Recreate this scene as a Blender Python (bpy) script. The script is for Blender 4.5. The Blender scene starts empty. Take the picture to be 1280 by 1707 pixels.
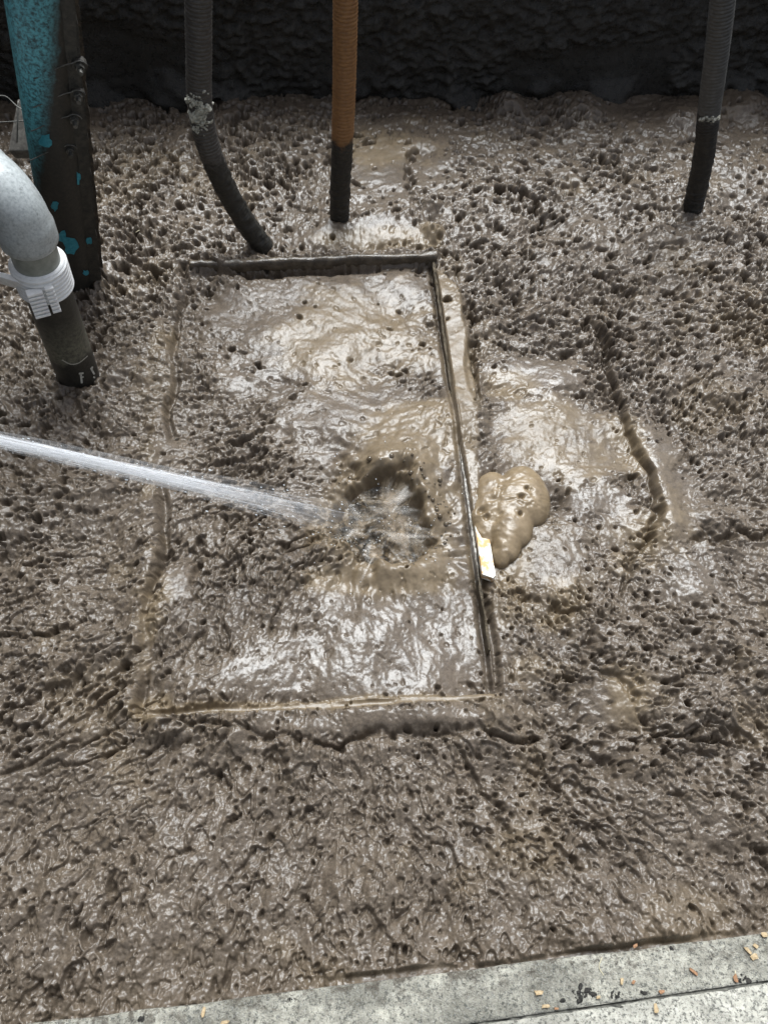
import bpy, bmesh, math, random
import numpy as np
from mathutils import Vector, Matrix

random.seed(7)
rng = np.random.default_rng(11)
scene = bpy.context.scene
C = scene.collection

# ------------------------------------------------------------------ camera
PW, PH, F = 1280.0, 1707.0, 1400.0
CAM = np.array([0.0, 0.0, 1.8])
PITCH, YAW, ROLL = math.radians(32.362), math.radians(-6.844), math.radians(3.443)
RM = (Matrix.Rotation(YAW, 3, 'Z') @ Matrix.Rotation(PITCH, 3, 'X') @ Matrix.Rotation(ROLL, 3, 'Z'))
RN = np.array(RM)
cam_d = bpy.data.cameras.new('camera')
cam = bpy.data.objects.new('camera', cam_d)
C.objects.link(cam)
cam.matrix_world = Matrix.Translation(CAM.tolist()) @ RM.to_4x4()
cam_d.sensor_fit = 'VERTICAL'
cam_d.sensor_height = 36.0
cam_d.lens = 36.0 * F / PH
cam_d.clip_start = 0.02
cam_d.clip_end = 100.0
scene.camera = cam

# ------------------------------------------------------------------ sky, sun, exposure
SUN_EL, SUN_AZ = math.radians(62), math.radians(10)      # azimuth measured from +Y towards +X
world = bpy.data.worlds.new('World')
scene.world = world
world.use_nodes = True
wn = world.node_tree.nodes
wl = world.node_tree.links
sky = wn.new('ShaderNodeTexSky')
sky.sky_type = 'NISHITA'
sky.sun_disc = False
sky.sun_elevation = SUN_EL
sky.sun_rotation = SUN_AZ
sky.air_density = 1.0
sky.dust_density = 5.0
sky.ozone_density = 1.0
hs = wn.new('ShaderNodeHueSaturation')
hs.inputs['Saturation'].default_value = 0.5
bg = wn['Background']
bg.inputs['Strength'].default_value = 0.05
wl.new(sky.outputs[0], hs.inputs['Color'])
wl.new(hs.outputs[0], bg.inputs['Color'])

sun_d = bpy.data.lights.new('sun', 'SUN')
sun_d.energy = 1.5
sun_d.angle = math.radians(35)
sun_d.color = (0.88, 0.95, 1.0)
sun = bpy.data.objects.new('sun', sun_d)
C.objects.link(sun)
sd = Vector((math.sin(SUN_AZ) * math.cos(SUN_EL), math.cos(SUN_AZ) * math.cos(SUN_EL), math.sin(SUN_EL)))
sun.rotation_euler = sd.to_track_quat('Z', 'Y').to_euler()
sun.location = (0, 1, 4)

scene.cycles.transparent_max_bounces = 48
scene.view_settings.view_transform = 'Standard'
scene.view_settings.look = 'None'
scene.view_settings.gamma = 1.0
scene.view_settings.exposure = 1.82


# ------------------------------------------------------------------ helpers
def ray(px, py):
    d = np.array([(px - PW / 2) / F, -(py - PH / 2) / F, -1.0])
    return RN @ d


def pt(px, py, z=0.0):
    d = ray(px, py)
    return Vector(CAM + d * ((z - CAM[2]) / d[2]))


def pty(px, py, Y):
    d = ray(px, py)
    return Vector(CAM + d * ((Y - CAM[1]) / d[1]))


def tag(o, label=None, cat=None, group=None, kind=None):
    if label:
        o['label'] = label
    if cat:
        o['category'] = cat
    if group:
        o['group'] = group
    if kind:
        o['kind'] = kind
    return o


def empty(name, loc):
    o = bpy.data.objects.new(name, None)
    C.objects.link(o)
    o.location = loc
    o.empty_display_size = 0.05
    return o


def link_mesh(name, me, m, parent=None, smooth=True):
    o = bpy.data.objects.new(name, me)
    C.objects.link(o)
    if m is not None:
        me.materials.append(m)
    if smooth:
        me.polygons.foreach_set('use_smooth', np.ones(len(me.polygons), dtype=bool))
    if parent is not None:
        o.parent = parent
        o.location = -Vector(parent.location)      # meshes are written in world coordinates
    return o


def obj(name, bm, m, parent=None, smooth=True):
    me = bpy.data.meshes.new(name)
    bmesh.ops.recalc_face_normals(bm, faces=bm.faces)
    bm.to_mesh(me)
    bm.free()
    return link_mesh(name, me, m, parent, smooth)


def grid_mesh(name, P, m, parent=None, attrs=None):
    """P: (rows, cols, 3) array -> quad sheet"""
    r, c, _ = P.shape
    me = bpy.data.meshes.new(name)
    nv = r * c
    idx = np.arange(nv, dtype=np.int32).reshape(r, c)
    q = np.stack([idx[:-1, :-1], idx[:-1, 1:], idx[1:, 1:], idx[1:, :-1]], -1).reshape(-1)
    nf = (r - 1) * (c - 1)
    me.vertices.add(nv)
    me.vertices.foreach_set('co', P.astype(np.float32).reshape(-1))
    me.loops.add(nf * 4)
    me.loops.foreach_set('vertex_index', q)
    me.polygons.add(nf)
    me.polygons.foreach_set('loop_start', np.arange(0, nf * 4, 4, dtype=np.int32))
    me.update(calc_edges=True)
    for k, a in (attrs or {}).items():
        at = me.attributes.new(k, 'FLOAT', 'POINT')
        at.data.foreach_set('value', a.astype(np.float32).reshape(-1))
    return link_mesh(name, me, m, parent)


def catmull(pts, n):
    pts = [np.array(p, float) for p in pts]
    pts = [2 * pts[0] - pts[1]] + pts + [2 * pts[-1] - pts[-2]]
    out = []
    segs = len(pts) - 3
    for i in range(n):
        t = i / (n - 1) * segs
        k = min(int(t), segs - 1)
        u = t - k
        p0, p1, p2, p3 = pts[k:k + 4]
        out.append(0.5 * (2 * p1 + (p2 - p0) * u + (2 * p0 - 5 * p1 + 4 * p2 - p3) * u * u + (3 * p1 - p0 - 3 * p2 + p3) * u ** 3))
    return np.array(out)


def frames(path):
    T = np.gradient(path, axis=0)
    T /= np.linalg.norm(T, axis=1)[:, None] + 1e-12
    n = np.cross(T[0], [0.31, 0.83, 0.46])
    n /= np.linalg.norm(n)
    N = []
    for t in T:
        n = n - t * n.dot(t)
        n = n / (np.linalg.norm(n) + 1e-12)
        N.append(n)
    N = np.array(N)
    return T, N, np.cross(T, N)


def tube_arrays(path, rad, seg=16):
    """path (n,3), rad scalar / (n,) / (n,seg) -> (n, seg+1, 3)"""
    path = np.asarray(path, float)
    T, N, B = frames(path)
    a = np.linspace(0, 2 * math.pi, seg + 1)
    rad = np.asarray(rad, float)
    if rad.ndim == 0:
        rad = np.full(len(path), float(rad))
    if rad.ndim == 1:
        rad = np.repeat(rad[:, None], seg, 1)
    rad = np.concatenate([rad, rad[:, :1]], 1)
    return path[:, None, :] + rad[..., None] * (np.cos(a)[None, :, None] * N[:, None, :] + np.sin(a)[None, :, None] * B[:, None, :])


def bm_tube(bm, path, rad, seg=12, caps=True):
    P = tube_arrays(path, rad, seg)[:, :-1]
    rows = [[bm.verts.new(p) for p in row] for row in P]
    for a, b in zip(rows[:-1], rows[1:]):
        for i in range(seg):
            j = (i + 1) % seg
            bm.faces.new((a[i], a[j], b[j], b[i]))
    if caps:
        bm.faces.new(rows[0][::-1])
        bm.faces.new(rows[-1])
    return rows


def bm_box(bm, c, s, M=None):
    v = []
    for x in (-.5, .5):
        for y in (-.5, .5):
            for z in (-.5, .5):
                p = Vector((x * s[0], y * s[1], z * s[2]))
                if M is not None:
                    p = M @ p
                v.append(bm.verts.new(p + Vector(c)))
    for f in ((0, 1, 3, 2), (4, 6, 7, 5), (0, 4, 5, 1), (2, 3, 7, 6), (0, 2, 6, 4), (1, 5, 7, 3)):
        bm.faces.new([v[i] for i in f])


def bevel(bm, w, seg=2):
    bmesh.ops.bevel(bm, geom=list(bm.edges), offset=w, segments=seg, affect='EDGES', profile=0.6)


# ------------------------------------------------------------------ node material helper
class NM:
    def __init__(self, name):
        self.m = bpy.data.materials.new(name)
        self.m.use_nodes = True
        self.t = self.m.node_tree
        self.n = self.t.nodes
        self.b = self.n['Principled BSDF']
        self.out = self.n['Material Output']

    def N(self, typ, ins=None, **props):
        nd = self.n.new(typ)
        for k, v in props.items():
            setattr(nd, k, v)
        for k, v in (ins or {}).items():
            self.set(nd.inputs[k], v)
        return nd

    def set(self, sock, v):
        if isinstance(v, bpy.types.NodeSocket):
            self.t.links.new(v, sock)
        elif isinstance(v, bpy.types.Node):
            self.t.links.new(v.outputs[0], sock)
        else:
            if isinstance(v, tuple) and len(v) == 3 and len(sock.default_value) == 4:
                v = (*v, 1.0)
            sock.default_value = v

    def coord(self, kind='Object', scale=(1, 1, 1)):
        tc = self.N('ShaderNodeTexCoord')
        mp = self.N('ShaderNodeMapping', {'Vector': tc.outputs[kind], 'Scale': scale})
        return mp.outputs[0]

    def noise(self, vec, scale, detail=3, rough=0.55, dist=0.0):
        return self.N('ShaderNodeTexNoise', {'Vector': vec, 'Scale': scale, 'Detail': detail, 'Roughness': rough, 'Distortion': dist}).outputs[0]

    def ramp(self, fac, stops):
        r = self.N('ShaderNodeValToRGB', {'Fac': fac})
        e = r.color_ramp.elements
        while len(e) < len(stops):
            e.new(0.5)
        for el, (p, c) in zip(e, stops):
            el.position = p
            el.color = (*c, 1) if isinstance(c, tuple) else (c, c, c, 1)
        return r.outputs[0]

    def mix(self, fac, a, b, typ='MIX'):
        mx = self.N('ShaderNodeMix', data_type='RGBA', blend_type=typ)
        self.set(mx.inputs[0], fac)
        self.set(mx.inputs[6], a)
        self.set(mx.inputs[7], b)
        return mx.outputs[2]

    def math(self, op, a, b=0.0, clamp=False):
        mm = self.N('ShaderNodeMath', operation=op, use_clamp=clamp)
        self.set(mm.inputs[0], a)
        self.set(mm.inputs[1], b)
        return mm.outputs[0]

    def bump(self, h, strength, dist, normal=None):
        ins = {'Height': h, 'Strength': strength, 'Distance': dist}
        if normal is not None:
            ins['Normal'] = normal
        return self.N('ShaderNodeBump', ins).outputs[0]

    def fin(self, **kw):
        for k, v in kw.items():
            self.set(self.b.inputs[k.replace('_', ' ')], v)
        return self.m


def mat_scum():
    m = NM('wet_scum')
    v = m.coord()
    film = m.N('ShaderNodeAttribute', attribute_name='film').outputs['Fac']
    gloss = m.N('ShaderNodeAttribute', attribute_name='gloss').outputs['Fac']
    n1 = m.noise(v, 5, 4, 0.6)
    n2 = m.noise(v, 55, 4, 0.6)
    n3 = m.noise(v, 260, 3, 0.6)
    a = m.ramp(n1, [(0.3, (0.062, 0.046, 0.032)), (0.5, (0.096, 0.073, 0.051)), (0.7, (0.128, 0.097, 0.066))])
    a = m.mix(0.5, a, m.ramp(n2, [(0.3, (0.040, 0.029, 0.019)), (0.7, (0.150, 0.116, 0.082))]))
    a = m.mix(0.35, a, m.ramp(n3, [(0.3, (0.023, 0.017, 0.012)), (0.7, (0.158, 0.130, 0.104))]))
    b = m.ramp(n2, [(0.3, (0.110, 0.082, 0.050)), (0.7, (0.162, 0.122, 0.076))])
    col = m.mix(film, a, b)
    rg = m.ramp(m.noise(v, 30, 3), [(0.35, 0.08), (0.7, 0.22)])
    rg = m.mix(film, rg, (0.27, 0.27, 0.27))
    rg = m.mix(gloss, rg, (0.18, 0.18, 0.18))
    h = m.math('ADD', m.math('MULTIPLY', m.noise(v, 200, 4, 0.7), 1.0), m.math('MULTIPLY', m.noise(v, 330, 2, 0.5), 0.5))
    tiny = m.ramp(m.noise(v, 260, 2, 0.6), [(0.34, 0.0), (0.42, 1.0)])
    h = m.math('ADD', h, m.math('MULTIPLY', tiny, 0.5))
    bs = m.math('SUBTRACT', 0.17, m.math('MULTIPLY', m.math('MAXIMUM', film, gloss), 0.07))
    nb = m.N('ShaderNodeBump', {'Height': h, 'Distance': 0.006})
    m.set(nb.inputs['Strength'], bs)
    cw = m.math('ADD', 0.80, m.math('MULTIPLY', gloss, 0.20))
    return m.fin(Base_Color=col, Roughness=0.6, Specular_IOR_Level=0.15, Normal=nb, Coat_Weight=cw, Coat_Roughness=rg, Coat_IOR=1.40, Coat_Normal=nb)


def mat_wall():
    m = NM('black_wet_wall')
    v = m.coord()
    n1 = m.noise(v, 7, 4)
    n2 = m.noise(v, 70, 4, 0.65)
    col = m.ramp(n2, [(0.35, (0.007, 0.0065, 0.005)), (0.75, (0.034, 0.030, 0.023))])
    col = m.mix(m.ramp(n1, [(0.45, 0.0), (0.75, 0.5)]), col, (0.030, 0.026, 0.021))
    mud = m.N('ShaderNodeAttribute', attribute_name='mud').outputs['Fac']
    col = m.mix(m.math('MULTIPLY', mud, m.ramp(n2, [(0.35, 0.25), (0.6, 1.0)])), col, (0.034, 0.031, 0.025))
    return m.fin(Base_Color=col, Roughness=m.ramp(n2, [(0.3, 0.18), (0.7, 0.45)]), Specular_IOR_Level=0.5,
                 Normal=m.bump(m.noise(v, 230, 4, 0.7), 0.8, 0.006))


def mat_concrete(name, lo, hi, dark):
    m = NM(name)
    v = m.coord()
    big = m.noise(v, 9, 4, 0.6)
    med = m.noise(v, 60, 5, 0.7)
    spk = m.noise(v, 330, 3, 0.7)
    col = m.ramp(med, [(0.36, lo), (0.62, hi)])
    col = m.mix(m.ramp(big, [(0.40, 0.0), (0.62, 0.85)]), col, dark)
    col = m.mix(m.ramp(m.noise(v, 170, 3, 0.75), [(0.37, 0.9), (0.50, 0.0)]), col, (0.07, 0.07, 0.06))
    col = m.mix(m.ramp(spk, [(0.52, 0.0), (0.68, 0.4)]), col, (0.50, 0.50, 0.46))
    col = m.mix(m.ramp(m.noise(v, 75, 3, 0.6), [(0.66, 0.0), (0.72, 0.8)]), col, (0.035, 0.035, 0.03))
    dd = m.N('ShaderNodeVectorMath', {0: m.N('ShaderNodeNewGeometry').outputs['Position'], 1: tuple(KERB_N)}, operation='DOT_PRODUCT').outputs['Value']
    near = m.math('SUBTRACT', 1.0, m.math('MULTIPLY', m.math('SUBTRACT', KERB_D, dd), 16.0), True)      # 1 at the tank edge
    spl = m.math('MULTIPLY', near, m.ramp(m.noise(v, 38, 5, 0.75), [(0.50, 0.0), (0.60, 0.85)]))
    col = m.mix(spl, col, (0.060, 0.047, 0.033))
    h = m.math('ADD', m.noise(v, 330, 4, 0.75), m.noise(v, 110, 3))
    return m.fin(Base_Color=col, Roughness=0.9, Normal=m.bump(h, 0.9, 0.005))


def mat_simple(name, c1, c2, scale, rough, bump=0.3, bscale=None, bdist=0.001, metallic=0.0, lo=0.35, hi=0.65, spec=0.5):
    m = NM(name)
    v = m.coord()
    n = m.noise(v, scale, 4, 0.65)
    return m.fin(Base_Color=m.ramp(n, [(lo, c1), (hi, c2)]), Roughness=rough, Metallic=metallic, Specular_IOR_Level=spec,
                 Normal=m.bump(m.noise(v, bscale or scale * 3, 4, 0.6), bump, bdist))


def mat_hose(name, lower, upper, zsplit, grime, rough=0.55):
    """two tones: scum-dipped lower part, bare upper part, ragged tide line at zsplit (m)"""
    m = NM(name)
    v = m.coord()
    z = m.N('ShaderNodeSeparateXYZ', {'Vector': m.N('ShaderNodeNewGeometry').outputs['Position']}).outputs[2]
    zz = m.math('ADD', z, m.math('MULTIPLY', m.math('SUBTRACT', m.noise(v, 45, 5, 0.75), 0.5), 0.13))
    f = m.math('MULTIPLY', m.math('SUBTRACT', zz, zsplit - 0.012), 40.0, True)
    n = m.noise(v, 90, 4, 0.7)
    up = m.mix(m.ramp(n, [(0.42, 0.0), (0.72, 0.8)]), upper, grime)
    low = m.mix(m.ramp(n, [(0.45, 0.0), (0.8, 0.55)]), lower, (0.06, 0.05, 0.035))
    return m.fin(Base_Color=m.mix(f, low, up), Roughness=rough, Normal=m.bump(m.noise(v, 260, 4, 0.7), 0.5, 0.002))


def mat_water_jet(name, col):
    m = NM(name)
    uv = m.N('ShaderNodeAttribute', attribute_name='along')
    ac = m.N('ShaderNodeAttribute', attribute_name='across')
    vec = m.N('ShaderNodeCombineXYZ', {'X': uv.outputs['Fac'], 'Y': ac.outputs['Fac']}).outputs[0]
    den = m.N('ShaderNodeAttribute', attribute_name='dens').outputs['Fac']
    n = m.noise(vec, 9, 4, 0.62, 0.2)
    al = m.math('MULTIPLY', m.ramp(n, [(0.40, 0.0), (0.64, 1.0)]), den)
    d1 = m.N('ShaderNodeBsdfDiffuse', {'Color': col})
    d2 = m.N('ShaderNodeBsdfTranslucent', {'Color': col})
    gl = m.N('ShaderNodeBsdfGlossy', {'Color': (1, 1, 1), 'Roughness': 0.2})
    a1 = m.N('ShaderNodeMixShader', {0: 0.5, 1: d1.outputs[0], 2: d2.outputs[0]})
    a2 = m.N('ShaderNodeMixShader', {0: 0.06, 1: a1.outputs[0], 2: gl.outputs[0]})
    tr = m.N('ShaderNodeBsdfTransparent')
    a3 = m.N('ShaderNodeMixShader', {0: al, 1: tr.outputs[0], 2: a2.outputs[0]})
    m.t.links.new(a3.outputs[0], m.out.inputs['Surface'])
    return m.m


_ka, _kb = pt(100, 1700, 0.05), pt(1280, 1555, 0.05)
_kd = (_kb - _ka).normalized()
KERB_N = Vector((-_kd.y, _kd.x, 0.0))                      # points from the kerb into the tank
KERB_D = KERB_N.dot(_ka)
MAT = {}
MAT['scum'] = mat_scum()
MAT['wall'] = mat_wall()
MAT['kerb'] = mat_concrete('kerb_concrete', (0.26, 0.25, 0.205), (0.50, 0.48, 0.40), (0.165, 0.158, 0.128))
MAT['slab'] = mat_concrete('slab_concrete', (0.34, 0.33, 0.28), (0.60, 0.58, 0.50), (0.26, 0.25, 0.21))
MAT['joint'] = mat_simple('joint_dirt', (0.015, 0.015, 0.012), (0.16, 0.155, 0.13), 45, 0.9, 0.6, 300)
MAT['mudbar'] = mat_simple('mud_coated_steel', (0.045, 0.036, 0.026), (0.105, 0.083, 0.058), 45, 0.25, 0.6, 160, 0.003)
MAT['steel'] = mat_simple('washed_steel', (0.13, 0.12, 0.10), (0.32, 0.30, 0.27), 60, 0.35, 0.4, 200, 0.001)
MAT['white_tab'] = mat_simple('white_paint_rust', (0.45, 0.24, 0.06), (0.72, 0.69, 0.60), 38, 0.5, 0.5, lo=0.42, hi=0.55)
MAT['water_pool'] = None


# ------------------------------------------------------------------ noise fields on a fine uniform grid
CELL = 0.00175
X0, Y0, NX, NY = -1.8, -0.1, 2400, 1840
gx = X0 + CELL * np.arange(NX)
gy = Y0 + CELL * np.arange(NY)
X, Y = np.meshgrid(gx, gy)
X = X.astype(np.float32)
Y = Y.astype(np.float32)
KX = (2 * np.pi * np.fft.rfftfreq(NX, CELL)).astype(np.float32)[None, :]
KY = (2 * np.pi * np.fft.fftfreq(NY, CELL)).astype(np.float32)[:, None]


def white(seed):
    return np.fft.rfft2(np.random.default_rng(seed).standard_normal((NY, NX), dtype=np.float32))


def fnoise(seed, la, lb=None, ang=0.0, W=None, p=0.0):
    lb = la if lb is None else lb
    W = white(seed) if W is None else W
    c, s = math.cos(ang), math.sin(ang)
    ka = KX * c + KY * s
    kb = -KX * s + KY * c
    kk = (ka * la) ** 2 + (kb * lb) ** 2
    fl = (1 + kk) ** -p if p else np.exp(-0.5 * kk)          # p > 0: fractal tail, crisp edges
    n = np.fft.irfft2(W * fl, s=(NY, NX)).astype(np.float32)
    return (n - n.mean()) / n.std()


def sm(e0, e1, x):
    t = np.clip((x - e0) / (e1 - e0), 0, 1)
    return t * t * (3 - 2 * t)


IMP = pt(640, 872)                       # where the jet strikes
RAD = np.hypot(X - IMP.x, Y - IMP.y)
# streak direction: away from the jet on the near side, turning across the tank further back
_dx, _dy = X - IMP.x, Y - IMP.y
_far = sm(-0.15, 0.35, _dy)
PHI = np.arctan2(_dy * (1 - 0.72 * _far), np.where(_dx >= 0, 1, -1) * (np.abs(_dx) + 0.35 * _far)) + 0.40 * fnoise(3, 0.12)
NB = 5


def radial(seed, la, lb, p=0.0):
    """noise stretched along the direction away from the jet"""
    W = white(seed)
    out = np.zeros_like(X)
    ws = np.zeros_like(X)
    for k in range(NB):
        a = math.pi * k / NB
        w = np.maximum(0, np.cos(PHI - a) ** 2 - 0.72)
        w = w * w
        out += w * fnoise(0, la, lb, a, W, p)
        ws += w * w
    return out / np.sqrt(ws + 1e-9)


def blobs(lst):
    out = np.zeros_like(X)
    for px, py, rx, ry, w in lst:
        p = pt(px, py)
        k = 1 / 720.0 * (1 + 0.25 * max(0, (900 - py)) / 900)
        ky = k * (1 + 0.55 * max(0, (1200 - py)) / 1200)
        out = np.maximum(out, w * np.exp(-(((X - p.x) / (rx * k)) ** 2 + ((Y - p.y) / (ry * ky)) ** 2) ** 1.4))
    return out


def pdist(pix, wob=0.0, nz=None, z=0.0):
    P = [pt(x, y, z) for x, y in pix]
    d = np.full_like(X, 9.0)
    side = np.zeros_like(X)
    for a, b in zip(P[:-1], P[1:]):
        ex, ey = b.x - a.x, b.y - a.y
        L2 = ex * ex + ey * ey
        t = np.clip(((X - a.x) * ex + (Y - a.y) * ey) / L2, 0, 1)
        dd = np.hypot(X - a.x - t * ex, Y - a.y - t * ey)
        cr = (ex * (Y - a.y) - ey * (X - a.x)) / math.sqrt(L2)
        side = np.where(dd < d, cr, side)
        d = np.minimum(d, dd)
    sd_ = np.where(side >= 0, d, -d)
    if nz is not None:
        sd_ = sd_ + wob * nz
    return sd_


n_big = fnoise(1, 0.16)
n_mid = fnoise(2, 0.05)
n_wob = fnoise(4, 0.030, p=1.6)
n_rag = fnoise(5, 0.02) * 0.6 + fnoise(6, 0.006) * 0.4
A1 = radial(21, 0.024, 0.015, 2.2)
A2 = radial(22, 0.045, 0.011, 2.0)
A3 = radial(23, 0.0092, 0.0054, 2.0)
A4 = radial(24, 0.0042, 0.0030, 1.9)
A5 = fnoise(25, 0.0020)

# hatch rectangle fitted from its four corners in the photograph
RX0, RX1, RY0, RY1 = -0.430, 0.354, 0.645, 2.052
wx = 0.006 * n_mid
dl = X - RX0 + wx * 1.6
inr = sm(-0.012, 0.012, dl) * sm(-0.004, 0.004, RX1 - X) * sm(-0.008, 0.006, Y - RY0) * sm(-0.004, 0.004, RY1 - Y + 0.3 * wx)

# smooth liquid areas (photo pixels: centre, radii, weight)
smooth = blobs([(560, 560, 240, 100, 1), (420, 520, 110, 70, .9), (500, 480, 200, 50, .8), (400, 600, 90, 60, .6), (440, 640, 110, 70, .7), (560, 750, 100, 60, .6), (620, 480, 160, 60, .9), (600, 680, 170, 80, .9), (690, 760, 130, 110, 1), (660, 1000, 170, 90, .95),
                (600, 1110, 250, 70, .9), (740, 900, 110, 160, 1), (760, 1080, 100, 80, .9), (930, 740, 150, 120, .95), (900, 620, 110, 50, .85),
                (1000, 860, 110, 90, .8), (900, 920, 100, 70, .8), (640, 290, 110, 90, .75), (610, 390, 150, 30, .9), (760, 620, 50, 150, .9),
                (1110, 820, 70, 160, .7), (1120, 960, 80, 60, .6), (1020, 1170, 80, 50, .65), (720, 270, 60, 80, .5), (480, 600, 130, 90, .6),
                (640, 1200, 220, 24, .8), (530, 830, 120, 40, .5), (300, 960, 30, 60, .6), (310, 1130, 60, 40, .5)])
smooth = sm(0.12, 0.78, smooth + 0.13 * n_rag + 0.05 * n_mid)
film = blobs([(600, 560, 200, 120, .8), (690, 730, 120, 90, 1), (640, 960, 150, 40, 1), (930, 740, 150, 110, .8), (770, 620, 40, 120, .9), (850, 640, 60, 40, .9),
              (1060, 900, 100, 80, .7), (640, 250, 120, 60, .7), (640, 400, 130, 22, .9), (720, 395, 40, 40, .9), (265, 620, 30, 330, .40), (250, 1000, 35, 200, .48),
              (500, 1175, 300, 12, 1), (830, 900, 70, 150, .9), (930, 1000, 90, 60, .55), (1040, 740, 50, 80, .7), (900, 1130, 90, 70, .5), (1120, 850, 60, 80, .5),
              (700, 860, 120, 140, .8), (250, 1185, 40, 30, .9), (1160, 520, 200, 150, .35), (1050, 1170, 60, 60, .6)])
film = sm(0.25, 0.75, film + 0.12 * n_rag + 0.09 * n_mid)
gloss = np.clip(blobs([(600, 1080, 300, 110, 1), (720, 860, 130, 160, 1), (900, 640, 130, 60, .9), (960, 820, 140, 90, .8), (1090, 780, 50, 180, .9), (1110, 950, 90, 60, .9),
                       (690, 290, 130, 110, .3), (580, 600, 220, 160, .25), (600, 1200, 200, 30, .7), (430, 600, 100, 70, .5)]) + 0.25 * n_rag, 0, 1) * (0.4 + 0.6 * smooth)
rough = 1 - smooth
patch = sm(-0.4, 0.9, fnoise(7, 0.09))
film = np.maximum(film, 0.35 * (1 - inr) * sm(0.9, 1.7, fnoise(72, 0.035, p=1.6)))

H = 0.011 * n_big + 0.006 * n_mid
H += rough * (0.0060 * A1 + 0.0026 * A3 + 0.0013 * A4 + 0.0008 * A5)
H += smooth * (0.0018 * A1 + 0.0007 * A3 + 0.00036 * A4 + 0.00022 * A5)
# crevices
H -= rough ** 2 * 0.017 * patch * np.exp(-(A2 / 0.17) ** 2) * sm(0.1, 0.7, A1 * 0 + fnoise(8, 0.035))
H -= rough ** 2 * 0.011 * np.exp(-(A3 / 0.17) ** 2) * sm(0.1, 0.8, fnoise(9, 0.018))

dens = 0.45 + 0.55 * sm(-0.8, 0.9, fnoise(51, 0.07))
B3 = radial(52, 0.0078, 0.0050, 1.9)
B4 = radial(53, 0.0044, 0.0033, 1.8)
far = 0.30 * sm(1.2, 2.6, Y)
pore = 0.017 * sm(1.15, 1.65, A3 + 0.35 * fnoise(54, 0.06)) + 0.016 * sm(1.05, 1.55, B3 + 0.45 * fnoise(55, 0.05) + far) + 0.011 * sm(0.90, 1.5, B4 + 0.3 * fnoise(56, 0.03))
H -= rough ** 1.3 * dens * pore * (1 - 0.35 * sm(1.3, 2.3, Y))
H -= smooth * 0.0035 * sm(1.9, 2.4, B4)

H = H * (1 - 0.55 * sm(1.8, 2.7, Y))

# hatch: scum inside lies a little lower, rails stand proud
H -= 0.016 * inr * (1 - 0.4 * sm(0.2, -0.4, X))
H -= 0.010 * inr * np.exp(-((X - RX1 + 0.006) / 0.008) ** 2)
top_in = sm(RY1 + 0.003, RY1 - 0.003, Y)
# behind the top rail
rail_x = sm(-0.42, -0.33, X) * sm(0.40, 0.36, X)
H += 0.022 * rail_x * np.exp(-((Y - RY1 - 0.03) / 0.022) ** 2) * (Y > RY1)
H -= 0.028 * rail_x * np.exp(-((Y - RY1 + 0.014) / 0.012) ** 2) * sm(0.30, 0.05, X)
# left rail: buried, only a ragged furrow with a soft ridge
lspan = sm(RY0 - 0.03, RY0 + 0.03, Y) * sm(RY1 + 0.05, RY1 - 0.03, Y)
H = H * (1 - 0.45 * lspan * np.exp(-((dl - 0.006) / 0.014) ** 2))
H += lspan * (0.004 * np.exp(-((dl + 0.030) / 0.022) ** 2) - 0.030 * np.exp(-((dl - 0.006 + 0.005 * n_wob) / 0.009) ** 2) * sm(-1.6, 0.0, fnoise(31, 0.05)))
# bottom rail: rounded ridge with a dark crack in front of it
bspan = sm(RX0 - 0.02, RX0 + 0.05, X) * sm(RX1 + 0.03, RX1 - 0.02, X)
db = Y - RY0
H = H + bspan * 0.026 * np.exp(-((db + 0.045) / 0.030) ** 4) * (0.75 + 0.25 * n_mid)
sc = pdist([(290, 1195), (350, 1215), (470, 1222), (540, 1236), (640, 1215), (720, 1222), (800, 1216), (850, 1232), (900, 1226)], 0.007, n_wob)
sc = sc + 0.003 * A3 + 0.001 * A4
H -= 0.026 * np.exp(-((sc) / 0.0050) ** 2) * sm(-1.2, 0.4, fnoise(32, 0.04))
H += 0.010 * np.exp(-((sc + 0.028) / 0.02) ** 2)
seam = np.exp(-((db + 0.008 + 0.0025 * n_wob) / 0.0085) ** 4) * bspan
H = H * (1 - 0.93 * seam) + seam * (-0.008)
film = np.maximum(film, seam)
smooth = np.maximum(smooth, seam)
gloss = gloss * (1 - seam)
# right rail: muddy ledge beside the plate, furrow further right
rspan = sm(1.05, 1.15, Y) * sm(2.04, 1.98, Y)
drr = X - RX1
ledge = rspan * sm(0.002, 0.008, drr) * sm(0.060, 0.044, drr - 0.012 * n_mid.clip(-1, 1) - 0.005 * n_wob)
H = H * (1 - 0.55 * ledge) + ledge * 0.014
H -= rspan * 0.030 * np.exp(-((drr - 0.072 + 0.006 * n_wob) / 0.008) ** 2) * sm(-0.2, 0.6, fnoise(33, 0.06))
H -= rspan * 0.016 * sm(0.06, 0.10, drr) * sm(0.32, 0.2, drr)
film = np.maximum(film, 0.8 * ledge)
low = sm(0.60, 0.68, Y) * sm(1.06, 0.98, Y)
H -= low * 0.022 * np.exp(-((drr - 0.012 + 0.004 * n_wob) / 0.009) ** 2)
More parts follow.
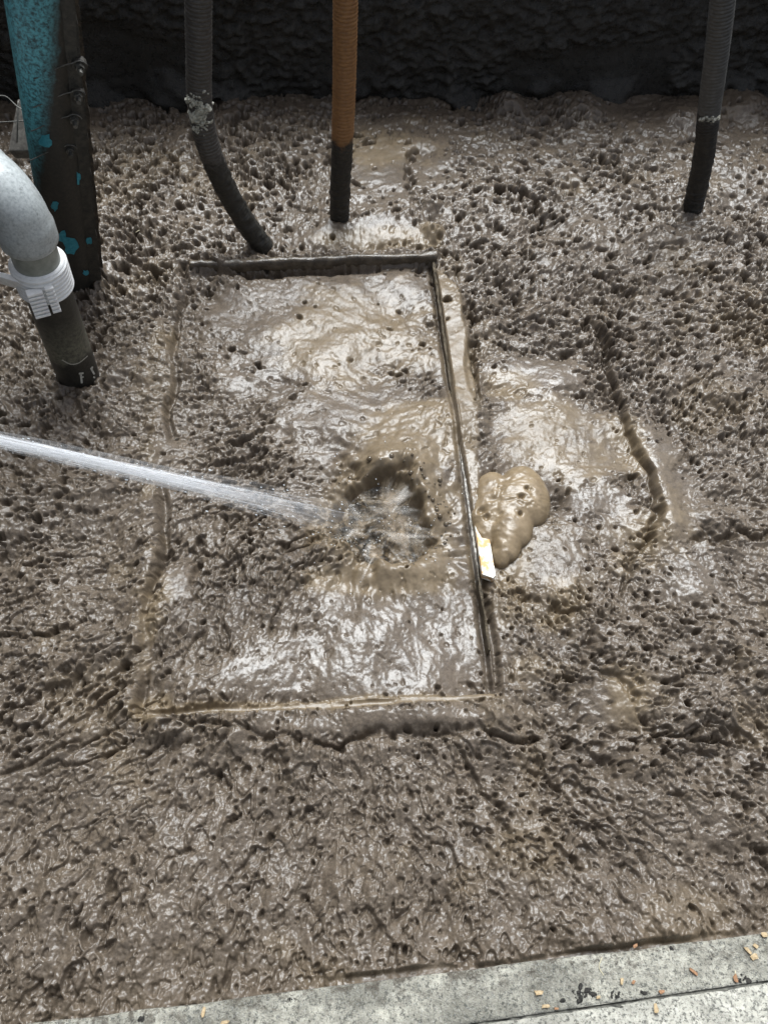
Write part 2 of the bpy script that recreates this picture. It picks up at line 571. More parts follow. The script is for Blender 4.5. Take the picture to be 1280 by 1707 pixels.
# big step on the right where flow undercuts the old crust
cr = pdist([(985, 535), (1000, 570), (1012, 620), (1040, 690), (1060, 750), (1078, 820), (1082, 880)], 0.008, n_wob) + 0.002 * A3
wgt = sm(pt(950, 430).y, pt(1010, 600).y, Y)
_w = 0.35 * np.exp(-(cr / 0.016) ** 2) * wgt
H = H * (1 - _w)
H -= (0.004 + 0.019 * wgt) * np.exp(-((cr + 0.003 * A3) / 0.0075) ** 2)
H += 0.014 * wgt * sm(0.004, 0.02, cr) * sm(0.10, 0.03, cr)
for path, dep, wid in [([(1082, 880), (1050, 960), (985, 1060), (1010, 1120), (1060, 1160)], .020, .008), ([(1100, 1219), (1190, 1221)], .026, .006),
                       ([(690, 255), (685, 300), (690, 345)], .030, .010), ([(785, 500), (790, 560), (788, 620)], .030, .008),
                       ([(880, 985), (930, 1010), (960, 1012)], .024, .008), ([(300, 905), (330, 920), (345, 925)], .024, .006),
                       ([(290, 420), (310, 450), (330, 452)], .030, .009), ([(760, 1240), (810, 1320), (850, 1390)], .022, .008),
                       ([(240, 1390), (200, 1470), (170, 1560)], .024, .010), ([(470, 1250), (480, 1320)], .018, .008),
                       ([(20, 1050), (80, 1060), (140, 1035)], .024, .007), ([(1180, 900), (1230, 880), (1280, 890)], .030, .012),
                       ([(560, 200), (600, 197), (700, 196)], .010, .006)]:
    dd_ = pdist(path, 0.007, n_wob) + 0.006 * A3 + 0.003 * A4
    H -= dep * np.exp(-(dd_ / wid) ** 2) * sm(-1.3, 0.3, n_rag)
# lumps
for px, py, r, h in [(722, 388, .030, .030), (720, 345, .035, .022), (845, 178, .06, .05), (330, 230, .10, .02), (690, 1195, .05, .012), (820, 1195, .06, .02),
                     (960, 180, .09, .03), (1150, 190, .10, .035), (1230, 170, .10, .04), (170, 150, .06, .06), (230, 900, .05, .018), (255, 940, .04, .014),
                     (1200, 880, .07, .02), (400, 190, .12, .02), (690, 215, .14, .015)]:
    p = pt(px, py)
    H += h * np.exp(-(((X - p.x) ** 2 + (Y - p.y) ** 2) / r ** 2) ** 1.5)

# mud heaped where hoses, pipe and post go in
for px, py, r0, h in [(440, 408, .040, .016), (566, 368, .038, .018), (1154, 346, .040, .018), (134, 632, .064, .016), (118, 462, .090, .018)]:
    p = pt(px, py)
    rr0 = np.hypot(X - p.x, Y - p.y)
    H += h * np.exp(-((rr0 - r0) / 0.020) ** 2) * (0.75 + 0.35 * n_wob + 0.15 * A3)

# crater dug by the jet
cp = pt(640, 862)
ca = np.arctan2(Y - cp.y, X - cp.x)
crr = np.hypot((X - cp.x) / 1.0, (Y - cp.y) / 1.28) * (1 + 0.08 * np.sin(3 * ca + 0.6) + 0.03 * np.sin(5 * ca)) + 0.008 * n_wob + 0.004 * A3
H += 0.014 * np.exp(-((crr - 0.135) / 0.035) ** 2) * (1 + 0.5 * n_wob)
H -= 0.080 * sm(0.122, 0.074, crr)
H += 0.0035 * np.exp(-((crr - 0.14) / 0.07) ** 2) * (A3 + 0.8 * n_wob)
film = np.maximum(film, sm(0.20, 0.13, crr) * 0.9)

# pits left by burst gas bubbles
pitm = 0.25 + 0.75 * sm(-0.6, 0.8, fnoise(41, 0.10))
pitr = blobs([(1150, 520, 320, 260, 1), (950, 330, 300, 160, .8), (260, 300, 190, 180, .8), (1100, 330, 260, 120, .8), (200, 470, 180, 120, .7), (430, 260, 100, 150, .6), (1000, 1150, 250, 250, .5)])
prob = np.clip((0.20 + 0.80 * pitr) * pitm * (0.05 + 0.95 * rough), 0, 1)
NP = 75000
ui = rng.integers(8, NX - 16, NP)
uj = rng.integers(8, NY - 16, NP)
keep = rng.random(NP) < prob[uj, ui]
off = np.arange(-13, 14)
OX, OY = np.meshgrid(off * CELL, off * CELL)
for i, j in zip(ui[keep], uj[keep]):
    if i < 14 or j < 14 or i > NX - 15 or j > NY - 15:
        continue
    r = 0.0027 + 0.0026 * rng.random() ** 2.2 + (0.0028 if rng.random() < 0.06 else 0)
    r *= 0.55 + 0.34 * gy[j]
    el = 1.0 + 0.9 * rng.random()
    a = PHI[j, i] + rng.normal(0, 0.5)
    c, s = math.cos(a), math.sin(a)
    u = (OX * c + OY * s) / (r * el)
    w_ = (-OX * s + OY * c) / r
    q = (u * u + w_ * w_) * np.exp(0.40 * B4[j - 13:j + 14, i - 13:i + 14] + 0.25 * n_wob[j, i])
    H[j - 13:j + 14, i - 13:i + 14] += (-(1.2 + 1.5 * rng.random()) * r * np.exp(-(q ** 1.5)) * 2.0 + 0.18 * r * np.exp(-((np.sqrt(q) - 1.5) / 0.5) ** 2)).astype(np.float32)

# meniscus of dark liquid along the kerb
kerb_a, kerb_b = pt(100, 1700), pt(1280, 1555)
kd = Y - (kerb_a.y + (X - kerb_a.x) * (kerb_b.y - kerb_a.y) / (kerb_b.x - kerb_a.x))
edge = sm(0.016, 0.006, kd - 0.004 * n_wob) * sm(-0.2, 0.1, X)
H = H * (1 - 0.85 * edge) - 0.012 * edge


def bil(A, x, y):
    fx = np.clip((x - X0) / CELL, 0, NX - 1.001)
    fy = np.clip((y - Y0) / CELL, 0, NY - 1.001)
    i = fx.astype(np.int32)
    j = fy.astype(np.int32)
    u = (fx - i).astype(np.float32)
    v = (fy - j).astype(np.float32)
    return (A[j, i] * (1 - u) + A[j, i + 1] * u) * (1 - v) + (A[j + 1, i] * (1 - u) + A[j + 1, i + 1] * u) * v


def hz(x, y):
    return float(bil(H, np.array([x]), np.array([y]))[0])


# ------------------------------------------------------------------ scum sheet (finer where nearer)
NR, NC = 1150, 1190
th = np.linspace(-0.035, math.atan(3.05 / 1.8), NR)
yy = 1.8 * np.tan(th)
uu = np.linspace(-1, 1, NC)
half = 1.24 * (0.70 + 0.234 * yy)
mid = 0.07 + 0.092 * yy
MX = mid[:, None] + half[:, None] * uu[None, :]
MY = np.repeat(yy[:, None], NC, 1)
MZ = bil(H, MX, MY)
scum = grid_mesh('scum_ground', np.stack([MX, MY, MZ], -1), MAT['scum'],
                 attrs={'film': bil(film, MX, MY), 'gloss': bil(gloss, MX, MY)})
tag(scum, 'thick brown wet scum crust full of pits covering the tank', kind='structure')

# ------------------------------------------------------------------ back wall, added left wall
WALL_Y = 2.95


def make_wall():
    nx, nz = 480, 120
    xs = np.linspace(-1.6, 2.6, nx)
    zs = np.concatenate([np.linspace(-0.15, 0.56, nz - 6), np.linspace(0.57, 0.60, 6)])
    XX, ZZ = np.meshgrid(xs, zs)
    a = bil(fnoise(61, 0.020), XX, ZZ + 0.3)
    b = bil(fnoise(62, 0.008), XX, ZZ + 0.3)
    c = bil(fnoise(63, 0.09), XX, ZZ + 0.3)
    d = bil(fnoise(64, 0.0045), XX, ZZ + 0.3)
    bare = np.zeros_like(XX)
    for x0, x1, z1 in [(-1.0, -0.32, 0.26), (0.02, 0.24, 0.17), (0.70, 1.30, 0.17), (1.45, 1.6, 0.10)]:
        bare = np.maximum(bare, sm(x0 - .03, x0 + .03, XX + .015 * c) * sm(x1 + .03, x1 - .03, XX + .015 * c) * sm(z1 + 0.03, z1 - 0.03, ZZ + .02 * c))
    k = (1 - bare)
    dep = 0.004 * c + k * (0.010 + 0.0035 * a + 0.004 * np.maximum(b, -0.4) + 0.0035 * d) + bare * 0.0008 * b
    dep = dep + 0.05 * sm(0.10, 0.0, ZZ + 0.02 * a) * sm(-0.2, 1.3, c + 0.5 * a)
    P = np.stack([XX, WALL_Y - dep, ZZ], -1)
    root = empty('pit_wall', (0.5, WALL_Y, 0))
    tag(root, 'black wet rough wall at the far end of the tank', 'wall')
    grid_mesh('wall_face', P, MAT['wall'], root, attrs={'mud': k * sm(-0.2, 1.4, a + 0.7 * b + 0.4 * d)})
    bm = bmesh.new()
    bm_box(bm, (0.5, WALL_Y + 0.14, 0.225), (4.2, 0.24, 0.75))
    obj('wall_core', bm, MAT['wall'], root, smooth=False)
    bm = bmesh.new()
    bm_box(bm, (-1.42, 1.30, 0.60), (0.2, 3.27, 1.9))  # left wall added out of view to block sky and dim the left side
    bevel(bm, 0.008)
    o = obj('added_side_wall', bm, MAT['wall'], None, smooth=False)
    tag(o, 'unseen black side wall added on the left of the tank to cut the skylight', 'wall')


make_wall()

# ------------------------------------------------------------------ kerb and slab
KZ = 0.05


def strip(name, p0, p1, q1, q0, z0, z1, m, n=220, rows=14, amp=0.0012, edge_noise=0.0016):
    """slab with a slightly chipped front edge p0-p1; q0-q1 is the edge behind"""
    r = np.random.default_rng(hash(name) % 1000 if False else len(name))
    t = np.linspace(0, 1, n)
    nse = np.convolve(r.standard_normal(n + 8), np.ones(5) / 5, 'same')[4:-4]
    p0, p1, q0, q1 = [np.array(v[:2]) for v in (p0, p1, q0, q1)]
    front = p0 + (p1 - p0) * t[:, None]
    back = q0 + (q1 - q0) * t[:, None]
    nrm = (front - back)
    nrm /= np.linalg.norm(nrm, axis=1)[:, None]
    front = front + nrm * (edge_noise * nse)[:, None]
    rowsP = [np.concatenate([front, np.full((n, 1), z0)], 1), np.concatenate([front, np.full((n, 1), z1 - 0.006)], 1),
             np.concatenate([front - nrm * 0.002, np.full((n, 1), z1 - 0.002)], 1)]
    for k in range(rows):
        s = k / (rows - 1)
        b = front - nrm * 0.005
        P2 = b + (back - b) * s
        rowsP.append(np.concatenate([P2, (z1 + amp * r.standard_normal(n) * 0.5)[:, None]], 1))
    rowsP.append(np.concatenate([back, np.full((n, 1), z0)], 1))
    o = grid_mesh(name, np.array(rowsP), m)
    return o


ka, kb = pt(100, 1700, KZ), pt(1280, 1555, KZ)
kd_ = (kb - ka).normalized()
A_, B_ = ka - kd_ * 1.2, kb + kd_ * 1.2
ja, jb = pt(827, 1700, KZ), pt(1280, 1634, KZ)
jd = (jb - ja).normalized()
JA, JB = ja - jd * 1.9, jb + jd * 1.2
perp = Vector((jd.y, -jd.x, 0))
if perp.y > 0:
    perp = -perp
kerb = strip('kerb', A_, B_, JB, JA, -0.25, KZ, MAT['kerb'])
tag(kerb, 'pale speckled concrete kerb along the near edge of the tank', kind='structure')
pav = strip('pavement', JA + perp * 0.003, JB + perp * 0.003, JB + perp * 2.2, JA + perp * 2.2, -0.25, KZ - 0.001, MAT['slab'], rows=8)
tag(pav, 'lighter concrete slab behind the kerb', kind='structure')
jf = strip('kerb_joint', JA + perp * -0.003, JB + perp * -0.003, JB + perp * 0.012, JA + perp * 0.012, -0.2, KZ - 0.004, MAT['joint'], rows=3, amp=0.003)
tag(jf, 'dark dirt filled joint between kerb and slab', kind='structure')

# ------------------------------------------------------------------ hatch frame
hf = empty('hatch_frame', ((RX0 + RX1) / 2, RY1, 0))
tag(hf, 'rectangular steel hatch frame sunk in the scum and coated with mud', 'frame')


def lump_bar(name, p0, p1, ry, rz, m, amp, n=120, seg=14, seed=1):
    r = np.random.default_rng(seed)
    p0 = np.array(p0, float)
    p1 = np.array(p1, float)
    t = np.linspace(0, 1, n)
    path = p0 + (p1 - p0) * t[:, None]
    d = (p1 - p0) / np.linalg.norm(p1 - p0)
    up = np.array([0, 0, 1.0])
    sd2 = np.cross(d, up)
    a = np.linspace(0, 2 * math.pi, seg + 1)[:-1]
    K = np.ones(9) / 9
    nz = np.stack([np.convolve(r.standard_normal(n + 16), K, 'same')[8:-8] for _ in range(seg)], 1)
    nz = (nz + np.roll(nz, 1, 1) + np.roll(nz, -1, 1)) / 1.7
    ca_, sa_ = np.cos(a), np.sin(a)
    f = 1 + amp * nz * 3
    sx = np.sign(ca_) * np.abs(ca_) ** 0.6
    sz = np.sign(sa_) * np.abs(sa_) ** 0.6
    P = path[:, None, :] + f[..., None] * (sx[None, :, None] * ry * sd2 + sz[None, :, None] * rz * up)
    P = np.concatenate([P, P[:, :1]], 1)
    bm = bmesh.new()
    rows = [[bm.verts.new(q) for q in row[:-1]] for row in P]
    for A, B in zip(rows[:-1], rows[1:]):
        for i in range(seg):
            bm.faces.new((A[i], A[(i + 1) % seg], B[(i + 1) % seg], B[i]))
    bm.faces.new(rows[0][::-1])
    bm.faces.new(rows[-1])
    return obj(name, bm, m, hf)


lump_bar('far_rail', (RX0 + 0.03, RY1 + 0.012, -0.012), (RX1 + 0.012, RY1 + 0.012, 0.002), 0.012, 0.022, MAT['mudbar'], 0.10, seed=3)
lump_bar('near_rail', (RX0 + 0.05, RY0 - 0.030, -0.032), (RX1 - 0.01, RY0 - 0.030, -0.032), 0.012, 0.020, MAT['mudbar'], 0.05, seed=4)


def plate():
    # upright strip along the right side; scum-coated towards the far end, washed clean near the jet
    bm = bmesh.new()
    n = 90
    ys = np.linspace(RY1 + 0.004, RY0 + 0.10, n)
    r = np.random.default_rng(5)
    w = np.convolve(r.standard_normal(n + 10), np.ones(7) / 7, 'same')[5:-5]
    prof = [(-0.0035, -0.06), (-0.003, 0.001), (-0.002, 0.0025), (0.0015, 0.0025), (0.0025, 0.001), (0.0025, -0.06)]
    rows = []
    for k, y in enumerate(ys):
        fat = 1 + 0.4 * max(0, w[k]) + (0.4 if y > 1.45 else 0)
        rows.append([bm.verts.new((RX1 + px * fat + 0.0014 * w[k] + 0.0008 * r.standard_normal(), y, pz + 0.003 * w[k] + (0.0015 * r.standard_normal() if pz > 0 else 0))) for px, pz in prof])
    for A, B in zip(rows[:-1], rows[1:]):
        for i in range(len(prof) - 1):
            bm.faces.new((A[i], A[i + 1], B[i + 1], B[i]))
    bm.faces.new(rows[0])
    bm.faces.new(rows[-1][::-1])
    o = obj('side_plate', bm, MAT['plate'], hf, smooth=False)
    # white painted lug
    bm = bmesh.new()
    p = pt(822, 925, 0.018)
    a0, a1 = pt(806, 905, 0.022), pt(834, 958, 0.022)
    y1, y0 = a0.y, a1.y
    v = []
    outline = [(RX1 + 0.0045, y1 + 0.055), (RX1 + 0.016, y1 + 0.016), (RX1 + 0.036, y1 + 0.012), (RX1 + 0.037, y0 + 0.002), (RX1 + 0.030, y0 - 0.006), (RX1 + 0.0045, y0 + 0.006)]
    top = [bm.verts.new((x, y, 0.018)) for x, y in outline]
    bot = [bm.verts.new((x, y, -0.004)) for x, y in outline]
    bm.faces.new(top)
    bm.faces.new(bot[::-1])
    for i in range(len(outline)):
        j = (i + 1) % len(outline)
        bm.faces.new((top[i], bot[i], bot[j], top[j]))
    bevel(bm, 0.0015)
    t = obj('lug', bm, MAT['white_tab'], hf, smooth=False)
    tag(t, 'washed white painted lug with rust spots')


def mat_plate():
    m = NM('plate_part_washed')
    v = m.coord()
    pos = m.N('ShaderNodeSeparateXYZ', {'Vector': m.N('ShaderNodeNewGeometry').outputs['Position']})
    n = m.noise(v, 40, 4, 0.6)
    y = m.math('ADD', pos.outputs[1], m.math('MULTIPLY', m.math('SUBTRACT', n, 0.5), 0.12))
    f = m.math('MULTIPLY', m.math('MULTIPLY', m.math('SUBTRACT', 1.34, y), 14.0, True), m.math('MULTIPLY', m.math('SUBTRACT', y, 0.92), 10.0, True))
    mud = m.ramp(n, [(0.35, (0.045, 0.035, 0.022)), (0.7, (0.100, 0.078, 0.048))])
    cl = m.ramp(m.noise(v, 90, 3), [(0.35, (0.20, 0.18, 0.15)), (0.65, (0.60, 0.58, 0.54))])
    return m.fin(Base_Color=m.mix(f, mud, cl), Roughness=0.6, Specular_IOR_Level=0.3, Normal=m.bump(m.noise(v, 120, 4, 0.7), 0.9, 0.006))


MAT['plate'] = mat_plate()
plate()

# ------------------------------------------------------------------ water in the crater
mw = NM('murky_water')
vw = mw.coord()
wc = mw.ramp(mw.noise(vw, 22, 4, 0.6, 0.8), [(0.34, (0.016, 0.016, 0.014)), (0.47, (0.045, 0.036, 0.025)), (0.56, (0.105, 0.078, 0.047)), (0.70, (0.24, 0.19, 0.135))])
MAT['water_pool'] = mw.fin(Base_Color=wc, Roughness=0.08, Normal=mw.bump(mw.noise(vw, 70, 3, 0.6, 1.0), 0.8, 0.008))
n = 90
a_ = np.linspace(-0.19, 0.19, n)
WXX, WYY = np.meshgrid(a_ + cp.x, a_ + cp.y)
rr_ = np.hypot(WXX - IMP.x + 0.02, WYY - IMP.y)
WZ = -0.043 + 0.006 * np.sin(rr_ * 150 + 2.0 * bil(n_wob, WXX, WYY)) * np.exp(-rr_ * 8) + 0.005 * bil(A3, WXX, WYY) + 0.006 * bil(n_wob, WXX, WYY)
pool = grid_mesh('water', np.stack([WXX, WYY, WZ], -1), MAT['water_pool'])
tag(pool, 'churning grey brown water in the crater dug by the jet', kind='structure')

# ------------------------------------------------------------------ jet, spray, bubbles
MAT['jet'] = mat_water_jet('aerated_water', (0.95, 0.96, 0.97))
MAT['spray'] = mat_water_jet('muddy_spray', (0.46, 0.38, 0.28))
HIT = pt(596, 872, -0.02)
SRC = pt(-150, 702, 0.72)


def jet():
    d = np.array(HIT - SRC)
    L = np.linalg.norm(d)
    d /= L
    u = np.cross(d, [0, 0, 1.0])
    u /= np.linalg.norm(u)
    w = np.cross(u, d)
    V, Fc, al, ac, de = [], [], [], [], []
    r = np.random.default_rng(8)
    # streaky sheets of broken water nested round the axis
    nl, seg = 70, 14
    for layer, (fr, dn) in enumerate([(0.45, .85), (0.85, .60), (1.25, .35), (1.8, .16)]):
        base = len(V)
        ph = r.random() * 6
        for i in range(nl):
            t = i / (nl - 1)
            R = (0.0085 + 0.019 * t ** 2) * fr
            cen = np.array(SRC) + d * (L * t) + np.array([0, 0, -0.02 * (t * (1 - t)) * -1])
            fade = dn * (1 - 0.80 * sm(0.40, 0.82, np.float32(t))) * (1 - sm(0.86, 1.0, np.float32(t)))
            for k in range(seg + 1):
                a = 2 * math.pi * k / seg
                rr = R * (1 + 0.18 * math.sin(3 * a + ph + 5 * t) + 0.10 * math.sin(17 * t + 2 * a + ph))
                V.append(cen + rr * (math.cos(a) * u + math.sin(a) * w))
                al.append(t * L * 2.4 + layer * 7.3)
                ac.append(k / seg * 7.0 * (0.5 + fr) + ph)
                de.append(fade)
        for i in range(nl - 1):
            for k in range(seg):
                q = base + i * (seg + 1) + k
                Fc.append((q, q + 1, q + seg + 2, q + seg + 1))
    # fine threads of water
    for s in range(110):
        t0 = r.random() * 0.75
        t1 = min(1.0, t0 + 0.08 + 0.25 * r.random())
        a = r.random() * 6.283
        q0 = r.random() ** 0.7 * 1.25
        base = len(V)
        ns = 10
        rad = 0.0005 + 0.0008 * r.random()
        for i in range(ns):
            t = t0 + (t1 - t0) * i / (ns - 1)
            R = (0.0085 + 0.030 * t ** 2) * q0
            cen = np.array(SRC) + d * (L * t) + R * (math.cos(a) * u + math.sin(a) * w)
            rr = rad * math.sin(math.pi * (i + 0.3) / (ns - 0.4))
            for k in range(4):
                b = k * math.pi / 2
                V.append(cen + rr * (math.cos(b) * u + math.sin(b) * w))
                al.append(t * 3 + s * 3.1)
                ac.append(s * 1.7)
                de.append(0.8 * (1 - 0.6 * t))
        for i in range(ns - 1):
            for k in range(4):
                q = base + i * 4
                Fc.append((q + k, q + (k + 1) % 4, q + 4 + (k + 1) % 4, q + 4 + k))
    me = bpy.data.meshes.new('water_jet')
    me.from_pydata([tuple(p) for p in V], [], Fc)
    for k, arr in (('along', al), ('across', ac), ('dens', de)):
        at = me.attributes.new(k, 'FLOAT', 'POINT')
        at.data.foreach_set('value', np.array(arr, dtype=np.float32))
    o = link_mesh('water_jet', me, MAT['jet'])
    tag(o, 'white hose jet of water shooting in from the left into the hatch', 'water jet')


jet()


def spray():
    r = np.random.default_rng(9)
    V, Fc, al, ac, de = [], [], [], [], []
    c0 = np.array(pt(608, 880, -0.012))
    # thin torn sheets of water fanning out from the point of impact
    for sidx in range(34):
        c1 = c0 + np.array([r.normal(0.015, 0.028), r.normal(0.0, 0.030), 0.004 * r.normal()])
        ang = r.normal(-0.05, 0.85) if sidx < 19 else r.normal(2.6, 0.7)
        el = 0.18 + 0.5 * r.random()
        Ls = (0.08 + 0.11 * r.random()) * (1.0 if sidx < 19 else 0.55)
        wa = 0.10 + 0.22 * r.random()
        base = len(V)
        ns, nw = 14, 7
        for i in range(ns):
            t = i / (ns - 1)
            for k in range(nw):
                b = ang + wa * (k / (nw - 1) - 0.5) * 2
                e = el + 0.10 * math.sin(3.0 * k / nw + sidx)
                rr = 0.020 + Ls * t * (1 + 0.18 * math.sin(9.1 * k + sidx))
                z = rr * math.sin(e) * 0.75 - 0.020 * (rr / 0.12) ** 2
                V.append(c1 + np.array([math.cos(b) * rr * math.cos(e), math.sin(b) * rr * math.cos(e), z]))
                al.append(t * 0.35 + sidx * 3.3)
                ac.append(k * 0.85 * (wa / 0.2) + sidx * 1.9)
                de.append(0.60 * sm(-0.05, 0.3, np.float32(t)) * (1 - sm(0.30, 1.0, np.float32(t))) * math.sin(math.pi * (k + 0.35) / (nw - 0.3)))
        for i in range(ns - 1):
            for k in range(nw - 1):
                q = base + i * nw + k
                Fc.append((q, q + 1, q + nw + 1, q + nw))
    me = bpy.data.meshes.new('spray')
    me.from_pydata([tuple(p) for p in V], [], Fc)
    for k, arr in (('along', al), ('across', ac), ('dens', de)):
        at = me.attributes.new(k, 'FLOAT', 'POINT')
        at.data.foreach_set('value', np.array(arr, dtype=np.float32))
    o = link_mesh('water_spray', me, MAT['spray'])
    tag(o, 'torn sheets of spray thrown up where the jet strikes', 'spray', kind='stuff')
    # drops
    bm = bmesh.new()
    for s in range(150):
        ang = r.normal(-0.1, 1.6)
        R = 0.04 + 0.24 * r.random() ** 1.6
        x, y = c0[0] + R * math.cos(ang), c0[1] + R * math.sin(ang)
        z = max(hz(x, y), -0.03) + 0.002 + 0.05 * r.random() ** 2
        bmesh.ops.create_icosphere(bm, subdivisions=1, radius=0.0006 + 0.0013 * r.random() ** 2, matrix=Matrix.Translation((x, y, z)))
    dj = np.array(HIT - SRC)
    for s in range(170):
        t = r.random()
        R = (0.010 + 0.035 * t ** 1.5) * (0.7 + abs(r.normal(0, 0.8)))
        a = r.random() * 6.283
        q = np.array(SRC) + dj * t + R * np.array([0.0, math.cos(a), math.sin(a)])
        M = Matrix.Translation(tuple(q)) @ Vector(dj).to_track_quat('X', 'Z').to_matrix().to_4x4() @ Matrix.Diagonal((2.6, 1, 1, 1))
        bmesh.ops.create_icosphere(bm, subdivisions=1, radius=0.0006 + 0.0012 * r.random() ** 2, matrix=M)
    o = obj('water_drops', bm, MAT['drop'])
    tag(o, 'loose water drops scattered along the jet and round the crater', 'drops', kind='stuff')
    # bubbles sitting on the liquid
    bm = bmesh.new()
    for s in range(60):
        ang = r.normal(0.2, 1.1)
        R = 0.115 + 0.07 * r.random()
        x, y = cp.x + R * math.cos(ang), cp.y + R * math.sin(ang)
        rad = 0.0025 + 0.0065 * r.random() ** 3
        bmesh.ops.create_uvsphere(bm, u_segments=10, v_segments=7, radius=rad, matrix=Matrix.Translation((x, y, hz(x, y) + 0.1 * rad)))
    o = obj('foam_bubbles', bm, MAT['bubble'])
    tag(o, 'small shiny bubbles on the muddy water beside the crater', 'bubbles', kind='stuff')


md = NM('water_drop')
MAT['drop'] = md.fin(Base_Color=(0.8, 0.84, 0.86), Roughness=0.08, Alpha=0.7)
mb = NM('muddy_bubble')
MAT['bubble'] = mb.fin(Base_Color=mb.ramp(mb.noise(mb.coord(), 60, 2), [(0.3, (0.07, 0.05, 0.03)), (0.7, (0.12, 0.092, 0.06))]), Roughness=0.06, Alpha=0.75)
spray()


# ------------------------------------------------------------------ foam clump beside the plate
def clump():
    domes = [(874, 832, 44, 56, .050), (852, 862, 42, 58, .046), (842, 895, 30, 44, .040), (834, 922, 18, 24, .028), (826, 838, 36, 50, .038), (808, 868, 24, 46, .026)]
    c = pt(850, 855)
    nx_, ny_ = 120, 140
    xs = np.linspace(c.x - 0.12, c.x + 0.12, nx_)
    ys = np.linspace(c.y - 0.16, c.y + 0.16, ny_)
    XX, YY = np.meshgrid(xs, ys)
    acc = np.zeros_like(XX)
    wob = bil(n_wob, XX, YY)
    fine_ = bil(A4, XX, YY)
    mid_ = bil(A3, XX, YY)
    for px, py, rx, ry, h in domes:
        q = pt(px, py)
        kx, ky = rx / 690.0, ry / 560.0
        d2 = ((XX - q.x) / kx) ** 2 + ((YY - q.y) / ky) ** 2 + 0.10 * wob
        acc += (np.clip(1 - d2, 0, None) ** 0.55 * h) ** 4
    Z = acc ** 0.25
    west = sm(pt(845, 850).x, pt(815, 850).x, XX)
    Z = Z + (Z > 0.004) * (0.0004 * fine_ + 0.0012 * wob + west * (0.0005 * mid_ + 0.0006 * fine_))
    for px, py, rr in [(876, 818, 4), (867, 832, 5), (866, 858, 4), (803, 848, 8), (811, 858, 6)]:
        q = pt(px, py, 0.035)
        Z -= 0.011 * np.exp(-((((XX - q.x) ** 2 + (YY - q.y) ** 2) / (rr / 760.0) ** 2) ** 1.5))
    Z = np.where(acc ** 0.25 > 0.003, Z, -0.03)
    # tuck the rim under the scum
    base_h = bil(H, XX, YY)
    Zt = np.where(acc ** 0.25 > 0.003, Z + np.minimum(base_h, 0.01) * 0.15, base_h - 0.03)
    Zb = np.full_like(Zt, -0.09)
    P = np.stack([XX, YY, Zt], -1)
    o = grid_mesh('foam_clump', P, MAT['clump'])
    tag(o, 'rounded tan clump of foam piled against the right side of the hatch frame', 'foam')


MAT['clump'] = mat_simple('tan_foam', (0.145, 0.105, 0.060), (0.215, 0.160, 0.096), 26, 0.34, 0.3, 300, 0.0012)
clump()


# ------------------------------------------------------------------ hoses
def hose(name, pix, Yp, rad, mat_, label, zb):
    pts = [np.array(pty(x, y, Yp)) for x, y in pix]
    pts = pts + [pts[-1] + (pts[-1] - pts[-2]) / np.linalg.norm(pts[-1] - pts[-2]) * 0.10]
    n = 560
    path = catmull(pts, n)
    s = np.concatenate([[0], np.cumsum(np.linalg.norm(np.diff(path, axis=0), axis=1))])
    rib = np.abs(np.sin(s * math.pi / 0.0105)) ** 0.7
    low = sm(zb + 0.02, zb - 0.03, path[:, 2])
    r_ = np.random.default_rng(len(name) + 3)
    seg = 22
    K = np.ones(7) / 7
    nz = np.stack([np.convolve(r_.standard_normal(n + 14), K, 'same')[7:-7] for _ in range(seg)], 1)
    rr = rad + (0.0022 * (1 - 0.7 * low) * rib)[:, None] + (0.0022 * low)[:, None] * nz + 0.0006 * nz
    P = tube_arrays(path, rr, seg)
    root = empty(name, tuple(pts[-2]))
    tag(root, label, 'hose', 'hoses hanging into the tank')
    grid_mesh('hose_tube', P, mat_, root)
    return root, path, rr


MAT['hose_l'] = mat_hose('hose_grey_left', (0.012, 0.011, 0.008), (0.040, 0.035, 0.030), 0.30, (0.085, 0.078, 0.068))
MAT['hose_m'] = mat_hose('hose_orange', (0.010, 0.009, 0.007), (0.235, 0.112, 0.036), 0.295, (0.115, 0.050, 0.018))
MAT['hose_r'] = mat_hose('hose_grey_right', (0.009, 0.008, 0.007), (0.055, 0.052, 0.046), 0.34, (0.10, 0.097, 0.09))
MAT['splat'] = mat_simple('dried_white_splash', (0.17, 0.16, 0.12), (0.48, 0.47, 0.40), 90, 0.8, 0.8, 240, 0.003)

hl, pl, rl = hose('corrugated_hose', [(331, -90), (331, 0), (332, 90), (333, 165), (345, 235), (372, 305), (408, 368), (437, 408)], 2.15, 0.0315, MAT['hose_l'],
                  'grey corrugated hose with white crust, bending down to the hatch frame', 0.33)
hm_, pm, rm_ = hose('corrugated_hose', [(577, -90), (576, 0), (574, 130), (571, 230), (567, 310), (566, 366)], 2.25, 0.0305, MAT['hose_m'],
                    'straight orange corrugated hose with blackened lower end', 0.30)
hr, pr_, rr2 = hose('corrugated_hose', [(1212, -90), (1204, 0), (1194, 90), (1182, 180), (1172, 260), (1160, 320), (1154, 345)], 2.28, 0.0315, MAT['hose_r'],
                    'grey corrugated hose hanging alone near the right edge', 0.29)


